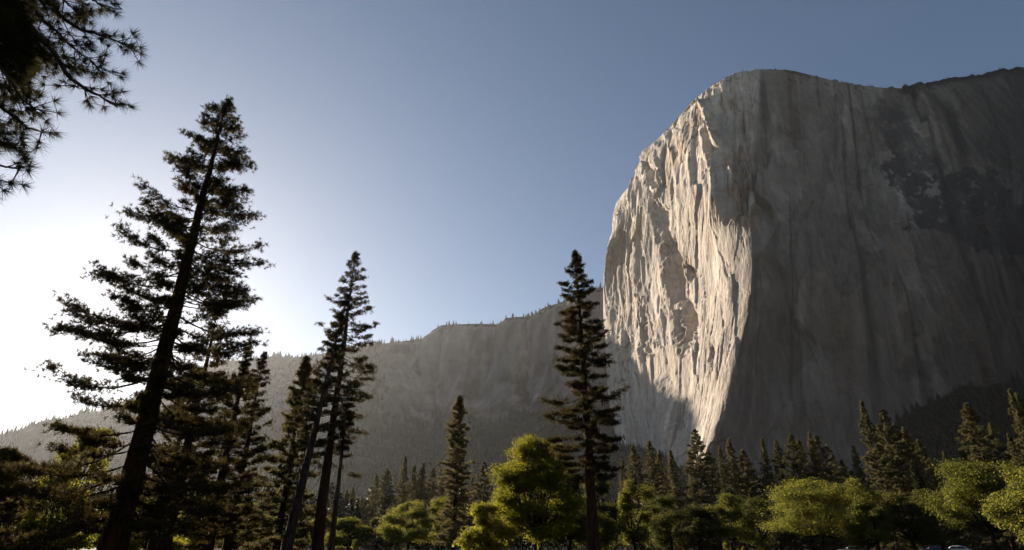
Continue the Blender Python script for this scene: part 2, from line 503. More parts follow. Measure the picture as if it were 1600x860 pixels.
    rib([(1101,160),(1110,190),(1120,218)], 26, 10)
    rib([(1150,190),(1156,230),(1166,262),(1173,300),(1176,325)], 24, 9)
    rib([(1140,262),(1150,290),(1152,322)], 12, 6)
    # spur whose left wall catches the last sun down to the trees
    rib([(1040,600),(1050,650),(1062,720)], 14, 16)
    P2 = P + N * dsp[..., None]
    # broken rim
    P2[..., 2] += (fbm(q / 40., 3, 77) * 5 + facets(28, 60, 78, 0, .3, .4) * 4 * smooth(X, 1320, 1450) + facets(45, 80, 79, 0, .3, .3) * 2.5 - 9) * smooth(ROW, 7.3, 8) * (1 - smooth(ROW, 8.1, 9)) 
    # fit the rim to its true height above the valley
    tgt_x = [938, 950, 975, 997, 1000, 1022, 1045, 1080, 1115, 1150, 1188, 1236, 1285, 1320, 1350, 1390, 1420, 1470, 1530, 1590, 1650, 1880]
    tgt_y = [380, 335, 303, 282, 243, 222, 201, 160, 132, 114, 108, 110, 122, 129, 134, 138, 134, 125, 116, 105, 97, 70]
    rows_v = (tt > 5.5)[:, None] & (COLT > 2.3)
    for it in range(4):
        Xs, Ys = project(P2)
        Yv = np.where(rows_v, Ys, 1e6); k_ = np.argmin(Yv, 0); cidx = np.arange(P2.shape[1])
        err = np.interp(Xs[k_, cidx], tgt_x, tgt_y) - Yv[k_, cidx]
        err = np.where((Xs[k_, cidx] > 1010) & (Xs[k_, cidx] < 1800) & (tc > 3.2), np.clip(err, -25, 25), 0)
        err = blur_axis(err[None], 9, 1)[0]
        dz = -err * np.hypot(P2[k_, cidx, 0], P2[k_, cidx, 1]) / F * 1.25
        P2[..., 2] += dz[None] * smooth(ROW, 6.2, 8.0)
    # ---- stone colours (stains, intrusions, water streaks) with shade painted on the right wall
    X2, Y2 = project(P2)
    base = np.array([.52, .455, .385])
    colr = np.ones(P.shape) * base
    big_s = (.6 * fbm(q / 120., 4, 101) + .7 * facets(60, 160, 71, .1, .6, 0) * .5)[..., None]
    colr = colr * (1 + .26 * big_s)
    rust = smooth(fbm(S(60, 220) + 2 * warp, 4, 111), .05, .55)
    ctr = smooth(poly_sd(X, Y, [(1040,180),(1110,170),(1180,330),(1180,460),(1130,440),(1050,350)]), -60, 20)
    colr = colr * (1 - (rust * (.25 + .5 * ctr))[..., None]) + np.array([.40, .25, .14]) * (rust * (.25 + .5 * ctr))[..., None]
    strk = smooth(fbm(A(20, 700, .1), 4, 121), .05, .55)[..., None]
    colr = colr * (1 - (.30 + .34 * (1 - sw))[..., None] * strk)
    colr = colr * (1 - .6 * crk[..., None])
    plate = facets(75, 130, 74, .1, .8, 0); plate2 = facets(24, 60, 75, .1, .8, 0)
    colr = colr * (1 + (1 - sw) * (.40 * plate + .26 * plate2))[..., None]
    pale = smooth(fbm(A(30, 200, .1), 4, 131), .15, .5)[..., None]
    colr = colr * (1 + .35 * pale)
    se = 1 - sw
    colr = colr * (1 - se * .56)[..., None]  # south-east face painted darker, its shade put into the stone colour
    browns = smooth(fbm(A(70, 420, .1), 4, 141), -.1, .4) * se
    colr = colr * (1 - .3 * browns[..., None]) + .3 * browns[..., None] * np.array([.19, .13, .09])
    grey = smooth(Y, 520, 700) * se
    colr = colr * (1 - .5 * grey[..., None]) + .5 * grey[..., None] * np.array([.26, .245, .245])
    # dark diorite intrusion on the right part of the wall
    Xw = X + 30 * fbm(q / 60., 5, 151, .65) + 14 * facets(30, 60, 72, .1, .6, 0); Yw = Y + 30 * fbm(q / 60., 5, 153, .65) + 14 * facets(30, 60, 73, .1, .6, 0)
    dio = smooth(poly_sd(Xw, Yw, [(1375,250),(1420,240),(1450,300),(1500,270),(1560,275),(1600,330),(1720,330),(1720,420),(1580,410),(1480,385),(1430,350),(1400,310)]), -3, 3)
    dio = np.maximum(dio, .8 * smooth(poly_sd(Xw, Yw, [(1350,140),(1395,140),(1470,260),(1440,270),(1390,270)]), -10, 12))
    dio = dio * (.72 + .28 * smooth(fbm(A(45, 70), 4, 155) + .5 * facets(40, 60, 156, .1, .5, 0), -.35, .1))
    dio = dio * (1 - .8 * smooth(fbm(A(14, 16), 3, 157), .38, .5))
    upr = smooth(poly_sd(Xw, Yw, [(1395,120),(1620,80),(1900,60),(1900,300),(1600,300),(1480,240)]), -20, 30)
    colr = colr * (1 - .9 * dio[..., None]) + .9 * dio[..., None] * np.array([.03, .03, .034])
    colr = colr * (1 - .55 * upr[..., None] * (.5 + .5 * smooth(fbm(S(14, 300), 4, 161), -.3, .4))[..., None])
    frs = smooth(X, 1430, 1620)  # wall colour darkens towards the right end
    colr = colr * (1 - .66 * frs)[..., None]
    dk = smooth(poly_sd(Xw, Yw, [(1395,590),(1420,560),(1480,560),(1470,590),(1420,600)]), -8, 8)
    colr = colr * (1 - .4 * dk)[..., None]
    # trees and brush on rim, talus
    wood = np.zeros(X.shape)
    Yb = Y + 10 * fbm(q / 50., 3, 171)
    line = np.interp(X, [900, 1000, 1055, 1075, 1330, 1372, 1400, 1440, 1500, 1600, 1900], [695, 706, 722, 732, 745, 712, 655, 632, 610, 590, 570])
    wood = np.maximum(wood, smooth(Yb, line - 2, line + 5))
    wood = np.maximum(wood, smooth(ROW, 7.95, 8.15) * smooth(X, 1360, 1440)); wood = np.maximum(wood, smooth(ROW, 8.3, 8.6))
    wood = np.maximum(wood, smooth(COLT, 1.6, .6) * 0)
    wcol = np.array([.018, .020, .012])
    colr = colr * (1 - wood[..., None]) + wcol * wood[..., None]
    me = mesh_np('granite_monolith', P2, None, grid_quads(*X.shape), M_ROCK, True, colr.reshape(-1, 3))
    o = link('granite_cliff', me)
    tag(o, 'huge pale granite monolith with a sunlit prow and shaded right wall', 'cliff', kind='structure')
    return P2, wood, X2, Y2, ROW

# ------------------------------------------------------------------ far ridge
def build_ridge():
    sky = [(-420,800),(-200,745),(-60,708),(0,690),(60,674),(140,650),(200,628),(260,600),(300,585),(345,571),(420,564),(480,559),(530,551),(580,542),(664,533),
           (674,521),(690,512),(740,510),(780,511),(790,501),(834,498),(845,487),(870,479),(935,455),(1010,440)]
    dist = [2500, 2700, 2800, 2850, 2900, 2950, 3000, 3050, 3080, 3100, 2960, 2890, 2700, 2500, 2370, 2360, 2380, 2300, 2230, 2200, 2150, 2120, 2080, 1990, 1900]
    xs = np.array([s[0] for s in sky], float)
    R = 8; C = len(sky); K = np.zeros((R + 3, C, 3))
    for c, ((x, y), d) in enumerate(zip(sky, dist)):
        a, t = ray(x, y); top = CAMZ + t * d
        cl = float(smooth(np.array(x), 540, 680))        # 1 where the upper slope is a cliff
        fr_s = [(1.0, 1.0), (.80, .975), (.62, .945), (.46, .90), (.30, .79), (.15, .65), (.04, .5), (0, .36)]
        fr_f = [(1.0, 1.0), (.84, .93), (.68, .86), (.52, .78), (.36, .69), (.20, .58), (.06, .45), (0, .34)]
        for r in range(R):
            hz = fr_s[r][0] * cl + fr_f[r][0] * (1 - cl); dd = fr_s[r][1] * cl + fr_f[r][1] * (1 - cl)
            K[R - 1 - r, c] = (math.sin(a) * d * dd, math.cos(a) * d * dd, top * hz - 3)
        for q, (bd, bz) in enumerate([(80, 12), (500, -20), (900, -400)]):
            K[R + q, c] = (math.sin(a) * (d + bd), math.cos(a) * (d + bd), max(top + bz, -3))
    # resample columns evenly in x
    X0 = np.concatenate([np.linspace(-420, 300, 130), np.linspace(303, 1010, 420)])
    Kx = np.stack([[np.interp(X0, xs, K[r, :, k]) for k in range(3)] for r in range(R + 3)]).transpose(0, 2, 1)
    P = np.concatenate([catmull_rows(Kx, 260)])
    ROW = np.linspace(0, R + 2, 260)[:, None] + 0 * X0[None]
    P = blur_axis(P, 1.5, 1)
    X, Y = project(P)
    N = grid_normals(P)
    if (N * (P - [0, 0, CAMZ])).sum(2).mean() > 0: N = -N
    q = P
    face = smooth(ROW, .3, 1.2) * (1 - smooth(ROW, 6.6, 7.1))
    cl = smooth(X0, 540, 690)[None] + 0 * ROW
    S = lambda h, v: q * np.array([1 / h, 1 / h, 1 / v])
    d = cl * (ridged(S(220, 900), 4, 5) * 58 + ridged(S(55, 320), 3, 6) * 16) + (1 - cl) * (ridged(S(420, 500), 4, 8) * 50 + fbm(S(90, 90), 3, 9) * 10)
    P2 = P + N * (d * face)[..., None]
    rock = cl * smooth(ROW + .5 * fbm(S(120, 120), 3, 10) , 3.6, 4.4) * (1 - smooth(ROW, 6.85, 7.0))
    rock = rock * smooth(fbm(S(90, 160), 3, 12), -.55, -.1)
    rock = np.maximum(rock, .6 * (1 - cl) * smooth(fbm(S(160, 260), 3, 14), .42, .6) * smooth(ROW, 3, 4) * (1 - smooth(ROW, 6.6, 7.)))
    rc = np.array([.155, .143, .13]) * (1 + 1.0 * fbm(S(34, 300), 4, 15))[..., None]
    fc = np.array([.032, .036, .022]) * (1 + .4 * fbm(S(25, 25), 3, 16))[..., None]
    colr = rc * rock[..., None] + fc * (1 - rock[..., None])
    me = mesh_np('hills', P2, None, grid_quads(*X.shape), M_HILL, True, np.clip(colr, .01, 1).reshape(-1, 3))
    o = link('hills', me); tag(o, 'hazy forested ridge with grey cliffs across the valley', 'hills', kind='structure')
    return P2, rock, ROW, X0

def forest_mesh(name, pts, hmin, hmax, label, cat, seed):
    """low trees of a far wood, three ragged tiers each, in one mesh"""
    R = np.random.default_rng(seed); mb_V = []; mb_T = []; cols = []; n0 = 0
    n = len(pts); H = R.uniform(hmin, hmax, n); k = 6
    for tier, (z0, z1, rr) in enumerate([(.05, .55, .21), (.3, .8, .15), (.55, 1.0, .09)]):
        ang = np.arange(k) * 2 * math.pi / k + R.uniform(0, 6, (n, 1))
        rad = rr * H[:, None] * R.uniform(.6, 1.3, (n, k))
        ring = np.stack([pts[:, None, 0] + rad * np.cos(ang), pts[:, None, 1] + rad * np.sin(ang),
                         pts[:, None, 2] + H[:, None] * (z0 + R.uniform(-.06, .06, (n, k)))], -1)
        tip = pts + np.stack([R.normal(0, .02, n) * H, R.normal(0, .02, n) * H, z1 * H], -1)
        V = np.concatenate([ring, tip[:, None]], 1)
        a = np.arange(k); T = np.stack([a, (a + 1) % k, np.full(k, k)], -1)
        mb_T.append((T[None] + (np.arange(n) * (k + 1))[:, None, None]).reshape(-1, 3) + n0)
        mb_V.append(V.reshape(-1, 3)); n0 += n * (k + 1)
        c = np.array([.026, .029, .016]) * R.uniform(.5, 1.5, (n, 1))
        cols.append(np.repeat(c, k + 1, 0))
    me = mesh_np(name, np.concatenate(mb_V), np.concatenate(mb_T), None, M_FOREST, False, np.concatenate(cols))
    o = link(name, me); tag(o, label, cat, kind='stuff'); return o

P_m, wood_m, Xm, Ym, ROWm = build_monolith()
P_r, rock_r, ROW_r, X0r = build_ridge()

R = np.random.default_rng(21)
# rim of the ridge
i_top = int(np.argmin(np.abs(ROW_r[:, 0] - 7.0)))
idx = R.uniform(60, P_r.shape[1] - 1.01, 520); j = idx.astype(int); f = (idx - j)[:, None]
back = R.integers(-6, 4, 520)
pts = P_r[np.clip(i_top + back, 0, None), j] * (1 - f) + P_r[np.clip(i_top + back, 0, None), j + 1] * f
pts[:, 2] -= 2
clus = fbm(pts / 90., 2, 501)
keep = (clus > -.25) & (R.uniform(size=520) < np.where((X0r[j] > 660) & (X0r[j] < 690), .2, .9))
forest_mesh('ridge_forest', pts[keep], 7, 36, 'row of tiny conifers standing along the far ridge crest', 'forest', 1)
# wooded slopes of the ridge
m = np.argwhere((rock_r < .3) & (ROW_r > .6) & (ROW_r < 6.9)); sel = m[R.choice(len(m), 9000, replace=True)]
pts = P_r[sel[:, 0], sel[:, 1]] + np.stack([R.normal(0, 6, 9000), R.normal(0, 6, 9000), np.full(9000, -2.)], -1)
forest_mesh('hillside_forest', pts, 12, 30, 'dark hazy conifer wood covering the far slope', 'forest', 2)
# wooded talus at the foot of the monolith
m = np.argwhere((wood_m > .55) & (ROWm < 5) & (Xm > 900) & (Xm < 1800)); sel = m[R.choice(len(m), 3200, replace=True)]
pts = P_m[sel[:, 0], sel[:, 1]] + np.stack([R.normal(0, 2, 3200), R.normal(0, 2, 3200), np.full(3200, -2.)], -1)
forest_mesh('talus_forest', pts, 7, 20, 'dark wood on the rubble slope below the granite wall', 'forest', 3)
# scrub on the rim of the monolith
m = np.argwhere((ROWm > 7.97) & (ROWm < 8.4) & (Xm > 1040)); wgt = np.where(Xm[m[:, 0], m[:, 1]] > 1380, 4., 1.) * (fbm(P_m[m[:, 0], m[:, 1]] / 60., 2, 500) > .0); wgt = wgt / wgt.sum()
sel = m[R.choice(len(m), 260, replace=True, p=wgt)]
pts = P_m[sel[:, 0], sel[:, 1]] + np.array([0, 0, -1.5])
forest_mesh('rim_scrub', pts, 3, 9, 'thin scrub and small pines along the top of the granite wall', 'scrub', 4)

# ------------------------------------------------------------------ unseen valley walls to the sides and behind the camera, added to cut skylight
def valley_walls():
    a = np.radians(np.linspace(64, 292, 200)); v = np.linspace(0, 1, 60)
    AA, VV = np.meshgrid(a, v)
    edge = smooth(np.degrees(AA), 64, 78) * (1 - smooth(np.degrees(AA), 275, 292))
    Dn = 620 + 900 * VV ** .8 + 160 * np.sin(AA * 5) + 300 * (1 - edge)
    h = (820 + 170 * np.sin(AA * 7 + 1) + 90 * np.sin(AA * 17)) * (.25 + .75 * edge)
    Z = -3 + h * (.35 * VV + .65 * smooth(VV, .25, .8))
    P = np.stack([Dn * np.sin(AA), Dn * np.cos(AA), Z], -1)
    P = P + (fbm(P / 170., 4, 402) * 55)[..., None] * np.array([.5, .5, .8]) * smooth(VV, 0, .15)[..., None]
    rk = smooth(VV + .3 * fbm(P / 120., 3, 403), .45, .6)[..., None]
    c = np.array([.20, .18, .165]) * rk + np.array([.032, .036, .022]) * (1 - rk)
    o = link('valley_walls', mesh_np('valley_walls', P, None, grid_quads(60, 200), M_HILL, True, c.reshape(-1, 3)))
    tag(o, 'unseen steep wooded walls closing the valley', 'hills', kind='structure')
valley_walls()

# ------------------------------------------------------------------ ground and road
def ground():
    m, nt, out = new_mat('meadow_grass'); L = nt.links.new
    tc = nd(nt, 'ShaderNodeTexCoord')
    n = nd(nt, 'ShaderNodeTexNoise', Scale=.25, Detail=8, Roughness=.7); L(tc.outputs['Object'], n.inputs['Vector'])
    r = ramp(nt, [(.3, (.04, .05, .015)), (.6, (.085, .085, .028)), (.8, (.13, .11, .045))]); L(n.outputs['Fac'], r.inputs[0])
    b = nd(nt, 'ShaderNodeBsdfPrincipled', Roughness=.95); b.inputs['Specular IOR Level'].default_value = .1
    L(r.outputs[0], b.inputs['Base Color'])
    n2 = nd(nt, 'ShaderNodeTexNoise', Scale=6, Detail=5); L(tc.outputs['Object'], n2.inputs['Vector'])
    bp = nd(nt, 'ShaderNodeBump', Strength=.7, Distance=.2); L(n2.outputs['Fac'], bp.inputs['Height']); L(bp.outputs[0], b.inputs['Normal'])
    L(b.outputs[0], out.inputs[0])
    rr = np.array([0, 8, 20, 40, 60, 70, 80, 90, 100, 110, 120, 160, 250, 500, 1000, 2000, 4300.])
    ang = np.linspace(0, 2 * math.pi, 96, endpoint=False)
    V = np.array([[(r_ * math.cos(a), r_ * math.sin(a), gz(r_, 0)) for a in ang] for r_ in rr])
    c = len(ang); i = np.arange(len(rr) - 1)[:, None] * c; k = np.arange(c)[None]; k2 = (k + 1) % c
    Q = np.stack([i + k, i + c + k, i + c + k2, i + k2], -1).reshape(-1, 4)
    o = link('ground', mesh_np('ground', V, None, Q, m, True)); tag(o, kind='structure', label='dark grassy valley floor under the trees', cat='ground')
ground()

def road():
    m = plain('asphalt', (.055, .055, .057), .9, noise=.6)
    def strip(r0, r1, z, name, mat, kind):
        a = np.linspace(math.radians(-20), math.radians(58), 60)
        V = np.array([[(r0 * math.sin(t), r0 * math.cos(t), z) for t in a], [(r1 * math.sin(t), r1 * math.cos(t), z) for t in a]])
        tag(link(name, mesh_np(name, V, None, grid_quads(2, 60), mat, True)), kind='structure', label=kind, cat='road')
    strip(121, 128.5, 1.01, 'road', m, 'grey asphalt road at the meadow edge')
    strip(121.3, 121.42, 1.016, 'road_edge_line', plain('road_paint', (.75, .75, .72), .7), 'white painted edge line of the road')
road()

# ------------------------------------------------------------------ conifers
def conifer_meshes(H, Rad, t0, prof, seed, nb=110, dens=9., clump=True, k=5, ln=.32, w=.09, droop=-.15, up=.5,
                   trunk_r=.45, asym=None, needle=M_NEEDLE, bark=M_BARK, lean=(0, 0), flat=.35, sides=10, bare_twigs=0,
                   spread=.9, thick=1.0, low_bias=.9, gap=.04, cden=2.2, scat=(.20, .075), near=0.0):
    """-> (trunk mesh, crown mesh); trunk carries the limbs"""
    R = np.random.default_rng(seed)
    tr, cr = MB(), MB()
    nz = 26
    zz = np.linspace(0, 1, nz)
    wob = np.cumsum(R.normal(0, .012, (nz, 2)), 0) * H * .08
    wob -= wob[0]
    def axis(t):
        t = np.asarray(t, float)
        return np.stack([np.interp(t, zz, wob[:, 0]) + lean[0] * H * t, np.interp(t, zz, wob[:, 1]) + lean[1] * H * t, H * t], -1)
    rad = trunk_r * np.maximum((1 - zz) ** .85, .03) * (1 + .55 * np.exp(-zz * H / 1.2))
    pts = axis(zz); pts[0, 2] = -.4
    tr.tube(pts, rad, sides)
    ga = 2.399963; C_all = []; D_all = []
    for i in range(nb):
        u = (i + R.uniform(0, 1)) / nb
        t = t0 + (1 - t0) * u ** low_bias
        az = i * ga + R.normal(0, .5)
        L = Rad * prof(t) * R.uniform(.6, 1.12)
        if asym: L *= asym(az, t)
        if near: L *= 1 - near * max(0., -math.sin(az)) ** .7
        L *= 1.0 if clump else R.choice([1, 1, 1, .75, .45])
        if L < .12 or R.uniform() < gap: continue
        p = axis(t); e = droop + (up - droop) * ((t - t0) / (1 - t0)) ** 1.2 + R.normal(0, .12)
        dh = np.array([math.cos(az), math.sin(az), 0]); lat = np.array([-math.sin(az), math.cos(az), 0])
        s = np.linspace(0, 1, 6)
        curv = R.uniform(-.05, .22); sway = R.normal(0, .08)
        B = p + (dh * (s * L)[:, None]) + lat * (sway * L * s ** 2)[:, None]
        B[:, 2] += L * (math.tan(e) * s + curv * s ** 2 - .10 * np.sin(s * 3.14))
        r0 = min(.012 + .0095 * L, trunk_r * .4) * thick
        tr.tube(B, r0 * (1 - .8 * s), 4)
        nclump = max(3, int(L * cden)) if clump else max(4, int(L * 3.4))
        cs = np.clip(R.uniform(.22, 1.02, nclump) ** .75, 0, 1); cs[0] = 1
        side = R.choice([-1, 1], nclump) * R.uniform(.1, 1, nclump)
        lw = L * .33 * (1.05 - .75 * cs)
        for q in range(nclump):
            b = np.array([np.interp(cs[q], s, B[:, a]) for a in range(3)])
            off = lat * side[q] * lw[q] + dh * abs(side[q]) * lw[q] * .55
            e_ = b + off; e_[2] += R.uniform(-.05, .16) * lw[q] + R.normal(0, .05) * L * .3
            if lw[q] > .12:
                tr.tube(np.array([b, (b + e_) / 2 + [0, 0, -.03 * L], e_]), np.array([.014, .010, .006]) * thick * (1 + L * .12), 3)
            nt = max(2, int(dens * R.uniform(.5, 1.4)))
            g = np.clip(R.normal(size=(nt, 3)), -1.5, 1.5) * np.array([1, 1, flat]) * (scat[0] + scat[1] * L)
            along = R.uniform(0, 1, (nt, 1))
            C_all.append(b + (e_ - b) * along ** .5 + g * (.4 + .6 * along)); D_all.append(np.tile(dh * .6 + lat * .4 * side[q] + [0, 0, .45], (nt, 1)))
        for q in range(bare_twigs):
            sq = R.uniform(.15, .8); b = np.array([np.interp(sq, s, B[:, a]) for a in range(3)])
            e_ = b + lat * R.normal(0, .16) * L + dh * .1 * L + [0, 0, R.uniform(-.15, .03) * L]
            tr.tube(np.array([b, e_]), np.array([.012, .005]) * thick, 3)
    C = np.concatenate(C_all); D = np.concatenate(D_all)
    # leader
    lead = axis(np.linspace(.95, 1.0, 24)) + R.normal(0, .035, (24, 3))
    C = np.concatenate([C, lead]); D = np.concatenate([D, np.tile([0, 0, 1.], (24, 1))])
    cr.needles(C, D, k, ln, w, spread, R)
    return tr.mesh('trunk', bark, True), cr.mesh('crown', needle)

def tree_obj(name, meshes, loc, rz=0, label=None, cat='tree', group=None, scale=1.0, sxy=None):
    o = empty(name, loc, rz); o.scale = (sxy or scale, sxy or scale, scale)
    tag(o, label, cat, group)
    t = link('trunk', meshes[0], o); c = link('crown', meshes[1], o)
    return o

def spot(px, py_top, D):
    """tree top seen at pixel, trunk standing at distance D -> base, height"""
    p = at(px, py_top, D); z = gz(p[0], p[1])
    return np.array([p[0], p[1], z]), p[2] - z

def cone(a=1.0): return lambda t: max(1 - t, 0.02) ** a

# --- the big pine on the left
b, H = spot(362, 160, 34)
def bigprof(t): return float(np.interp(t, [0, .12, .2, .35, .5, .62, .75, .87, .95, 1], [.9, 1.05, 1.02, .93, .83, .69, .49, .29, .15, .03]))
def bigasym(az, t):
    left = -math.cos(az)          # world -x is picture left here
    return 1.0 + .16 * left - .22 * max(-left, 0) * (1 - t)
tree_obj('pine_tree', conifer_meshes(H, 6.1, .10, bigprof, 5, nb=215, dens=8, k=11, ln=.27, w=.036, cden=5.6, scat=(.20, .045), near=.6, droop=-.28, up=.55, trunk_r=.56,
         asym=bigasym, flat=.42, sides=18, bare_twigs=3, spread=.75, low_bias=.95), b, 0,
         'tallest black silhouetted pine leaning over the left of the picture, thick bare trunk', 'pine tree')

# --- pine overhead, its trunk stands just outside the picture
def overhanging_pine():
    R = np.random.default_rng(12)
    tr, cr = MB(), MB()
    base = np.array([-9.4, 5.2, 0.0]); H = 19.
    zz = np.linspace(0, 1, 14)
    tr.tube(np.stack([base[0] + .2 * np.sin(zz * 3), base[1] + 0 * zz, -.3 + H * zz], -1), .42 * (1 - .85 * zz) * (1 + .5 * np.exp(-zz * 14)), 14)
    C, D = [], []
    def tuft(p, d, n=1):
        C.append(p); D.append(d)
    def branch(pl, dist, r0, twigs=9):
        P = [np.array([base[0], base[1], 0])] + [at(x, y, dd) for (x, y), dd in zip(pl, dist)]
        P[0][2] = P[1][2] - .4 if P[1][2] < H - 1 else H - 1.2
        P = np.array(P)
        s = np.linspace(0, len(P) - 1, 30)
        B = catmull_rows(P[:, None, :], 30)[:, 0]
        B += np.cumsum(R.normal(0, .012, B.shape), 0)
        B[-1] = P[-1]
        tr.tube(B, r0 * (1 - .88 * np.linspace(0, 1, 30)), 6)
        tg = np.gradient(B, axis=0); tg /= np.linalg.norm(tg, axis=1)[:, None]
        tuft(B[-1], tg[-1])
        for q in range(int(twigs * 1.5)):
            u = R.uniform(.3, 1) ** .8; i = min(int(u * 29), 29)
            d = R.normal(size=3) * np.array([.8, .8, .6]) + tg[i] * .9 + [0, 0, -.05]; d /= np.linalg.norm(d)
            ln = R.uniform(.18, .65) * (1.2 - .7 * u)
            n = 6; ss = np.linspace(0, 1, n)
            tw = B[i] + d * (ss * ln)[:, None]; tw[:, 2] += .12 * ln * ss ** 2 * R.uniform(-1, 1.6)
            tr.tube(tw, np.linspace(.010, .005, n), 4)
            tuft(tw[-1], (tw[-1] - tw[-2]) / (np.linalg.norm(tw[-1] - tw[-2]) + 1e-9))
            if ln > .3: 
                tuft(tw[3], d)
    # outer boughs
    branch([(-60,-40),(30,20),(86,84),(112,125),(150,143),(181,164)], [9.6,9.3,9.1,9.0,8.9,8.8], .06, 13)
    branch([(0,-70),(60,-10),(105,40),(150,58),(198,78)], [9.9,9.7,9.5,9.4,9.3], .06, 20)
    branch([(40,-110),(110,-40),(140,-5),(180,8)], [10.2,10,9.9,9.8], .05, 10)
    branch([(-60,110),(-20,150),(22,182),(42,204),(66,206)], [9,8.8,8.7,8.7,8.6], .04, 7)
    branch([(-80,200),(-30,235),(5,258),(44,267)], [8.8,8.6,8.5,8.4], .04, 6)
    branch([(-90,230),(-40,270),(-10,284)], [8.6,8.5,8.4], .03, 5)
    branch([(-90,350),(-50,388),(-22,400)], [8.6,8.5,8.4], .03, 2)
    branch([(-30,0),(30,60),(90,100),(118,108)], [9.6,9.4,9.3,9.2], .04, 18)
    branch([(0,-30),(70,30),(120,75),(160,100)], [9.8,9.6,9.5,9.4], .04, 18)
    branch([(-40,60),(10,120),(50,165),(66,168)], [9.4,9.2,9.1,9.0], .04, 14)
    branch([(30,-60),(90,-10),(120,25),(130,32)], [10,9.8,9.7,9.6], .04, 16)
    for q in range(21):
        ex, ey = R.uniform(-20, 95), R.uniform(-40, 150)
        if ex + ey * .35 > 120: ex -= 45
        branch([(ex - 90, ey - 70), (ex - 40, ey - 28), (ex, ey)], [9.6 + R.uniform(-.5, .8)] * 3, .03, 15)
    for q in range(7):
        ey = R.uniform(100, 240); ex = R.uniform(-45, 12)
        branch([(ex - 90, ey - 50), (ex - 40, ey - 20), (ex, ey)], [9.2 + R.uniform(-.4, .6)] * 3, .03, 9)
    cr.needles(np.array(C), np.array(D), 64, .17, .0065, .8, R)
    # crown tips further up, out of the picture
    o = empty('pine_tree', base)
    for bld, nm, mt in ((tr, 'trunk', M_BARK_GREY), (cr, 'crown', M_NEEDLE_NEAR)):
        me = bld.mesh(nm, mt); me.transform(__import__('mathutils').Matrix.Translation(-Vector(base))); link(nm, me, o)
    tag(o, 'near pine whose long needled boughs hang into the upper left corner', 'pine tree')
overhanging_pine()

def mk(px, py, D, R_, t0, seed, label, name='pine_tree', cat='pine tree', group=None, prof=None, **kw):
    b, H = spot(px, py, D)
    return tree_obj(name, conifer_meshes(H, R_, t0, prof or cone(.7), seed, **kw), b, 0, label, cat, group)

fullprof = lambda t: float(np.interp(t, [0, .15, .3, .5, .7, .85, .95, 1], [.75, 1, 1, .85, .6, .36, .15, .04]))
# --- left group behind the big pine
mk(343, 478, 44, 3.0, .12, 31, 'dark pine just right of the big silhouetted trunk, dense lower boughs', prof=fullprof, nb=90, dens=5, k=10, ln=.30, w=.042, cden=5, scat=(.17, .05), near=.5, trunk_r=.40)
mk(306, 575, 48, 3.3, .18, 32, 'shorter dark pine half hidden behind the big silhouetted trunk', prof=fullprof, nb=70, dens=5, k=10, ln=.30, w=.042, cden=5, scat=(.17, .05), near=.5, trunk_r=.33)
mk(392, 522, 52, 2.9, .14, 33, 'narrow dark pine with a bare spiky top left of the open hillside', prof=lambda t: fullprof(t) * (1 if t < .78 else .35), nb=105, dens=8, k=10, ln=.30, w=.044, cden=5, scat=(.16, .05), near=.4, trunk_r=.45)
mk(411, 556, 56, 2.7, .10, 34, 'slender pine with airy drooping boughs beside the bare spiky top', prof=cone(.6), nb=100, dens=7, k=10, ln=.30, w=.044, cden=5, scat=(.16, .05), near=.4, trunk_r=.36)
mk(8, 705, 38, 1.9, .1, 35, 'low dark pine at the left edge under the overhanging boughs', prof=fullprof, nb=60, dens=18, k=8, ln=.3, w=.06, trunk_r=.25)
# --- middle-left cluster
mk(556, 393, 56, 3.5, .30, 41, 'tall airy pine with a reddish trunk, highest of the cluster left of the hazy cliff', prof=lambda t: float(np.interp(t, [.3, .45, .6, .75, .88, 1], [.75, 1, .9, .68, .42, .04])),
   nb=160, dens=6, k=10, ln=.29, w=.042, flat=.42, cden=5, scat=(.16, .045), near=.65, trunk_r=.50, droop=-.3, up=.4)
b0 = at(445, 860, 52); b1 = at(540, 462, 55.5); zt = b1[2]
mk_b = np.array([b0[0], b0[1], gz(b0[0], b0[1])]); Hs = zt - mk_b[2]
tree_obj('pine_tree', conifer_meshes(Hs, 2.2, .40, lambda t: float(np.interp(t, [.4, .5, .6, .66, .8, 1], [.5, 1, .9, .35, .3, .1])), 42, nb=46, dens=18, k=8, ln=.3, w=.06, trunk_r=.42,
         bark=M_BARK_GREY, lean=((b1[0] - b0[0]) / Hs, (b1[1] - b0[1]) / Hs)), mk_b, 0,
         'dark leaning trunk crossing the reddish pine, thick tuft halfway up', 'pine tree')
mk(549, 600, 48, 1.5, .62, 43, 'thin dark snag with a small tuft at its top right of the reddish trunk', prof=lambda t: float(np.interp(t, [.6, .75, .85, .93, 1], [.3, .3, .5, 1, .6])),
   nb=26, dens=9, k=7, ln=.3, w=.06, trunk_r=.24, bark=M_BARK_GREY, up=.2)
mk(478, 560, 62, 4.2, .06, 44, 'broad brownish conifer with a wide skirt left of the leaning trunk', name='fir_tree', cat='fir tree', prof=cone(.8), nb=210, dens=8, clump=False, k=7, ln=.38, w=.075, scat=(.10, .07), trunk_r=.36, needle=M_FIR, droop=-.35, up=.35)
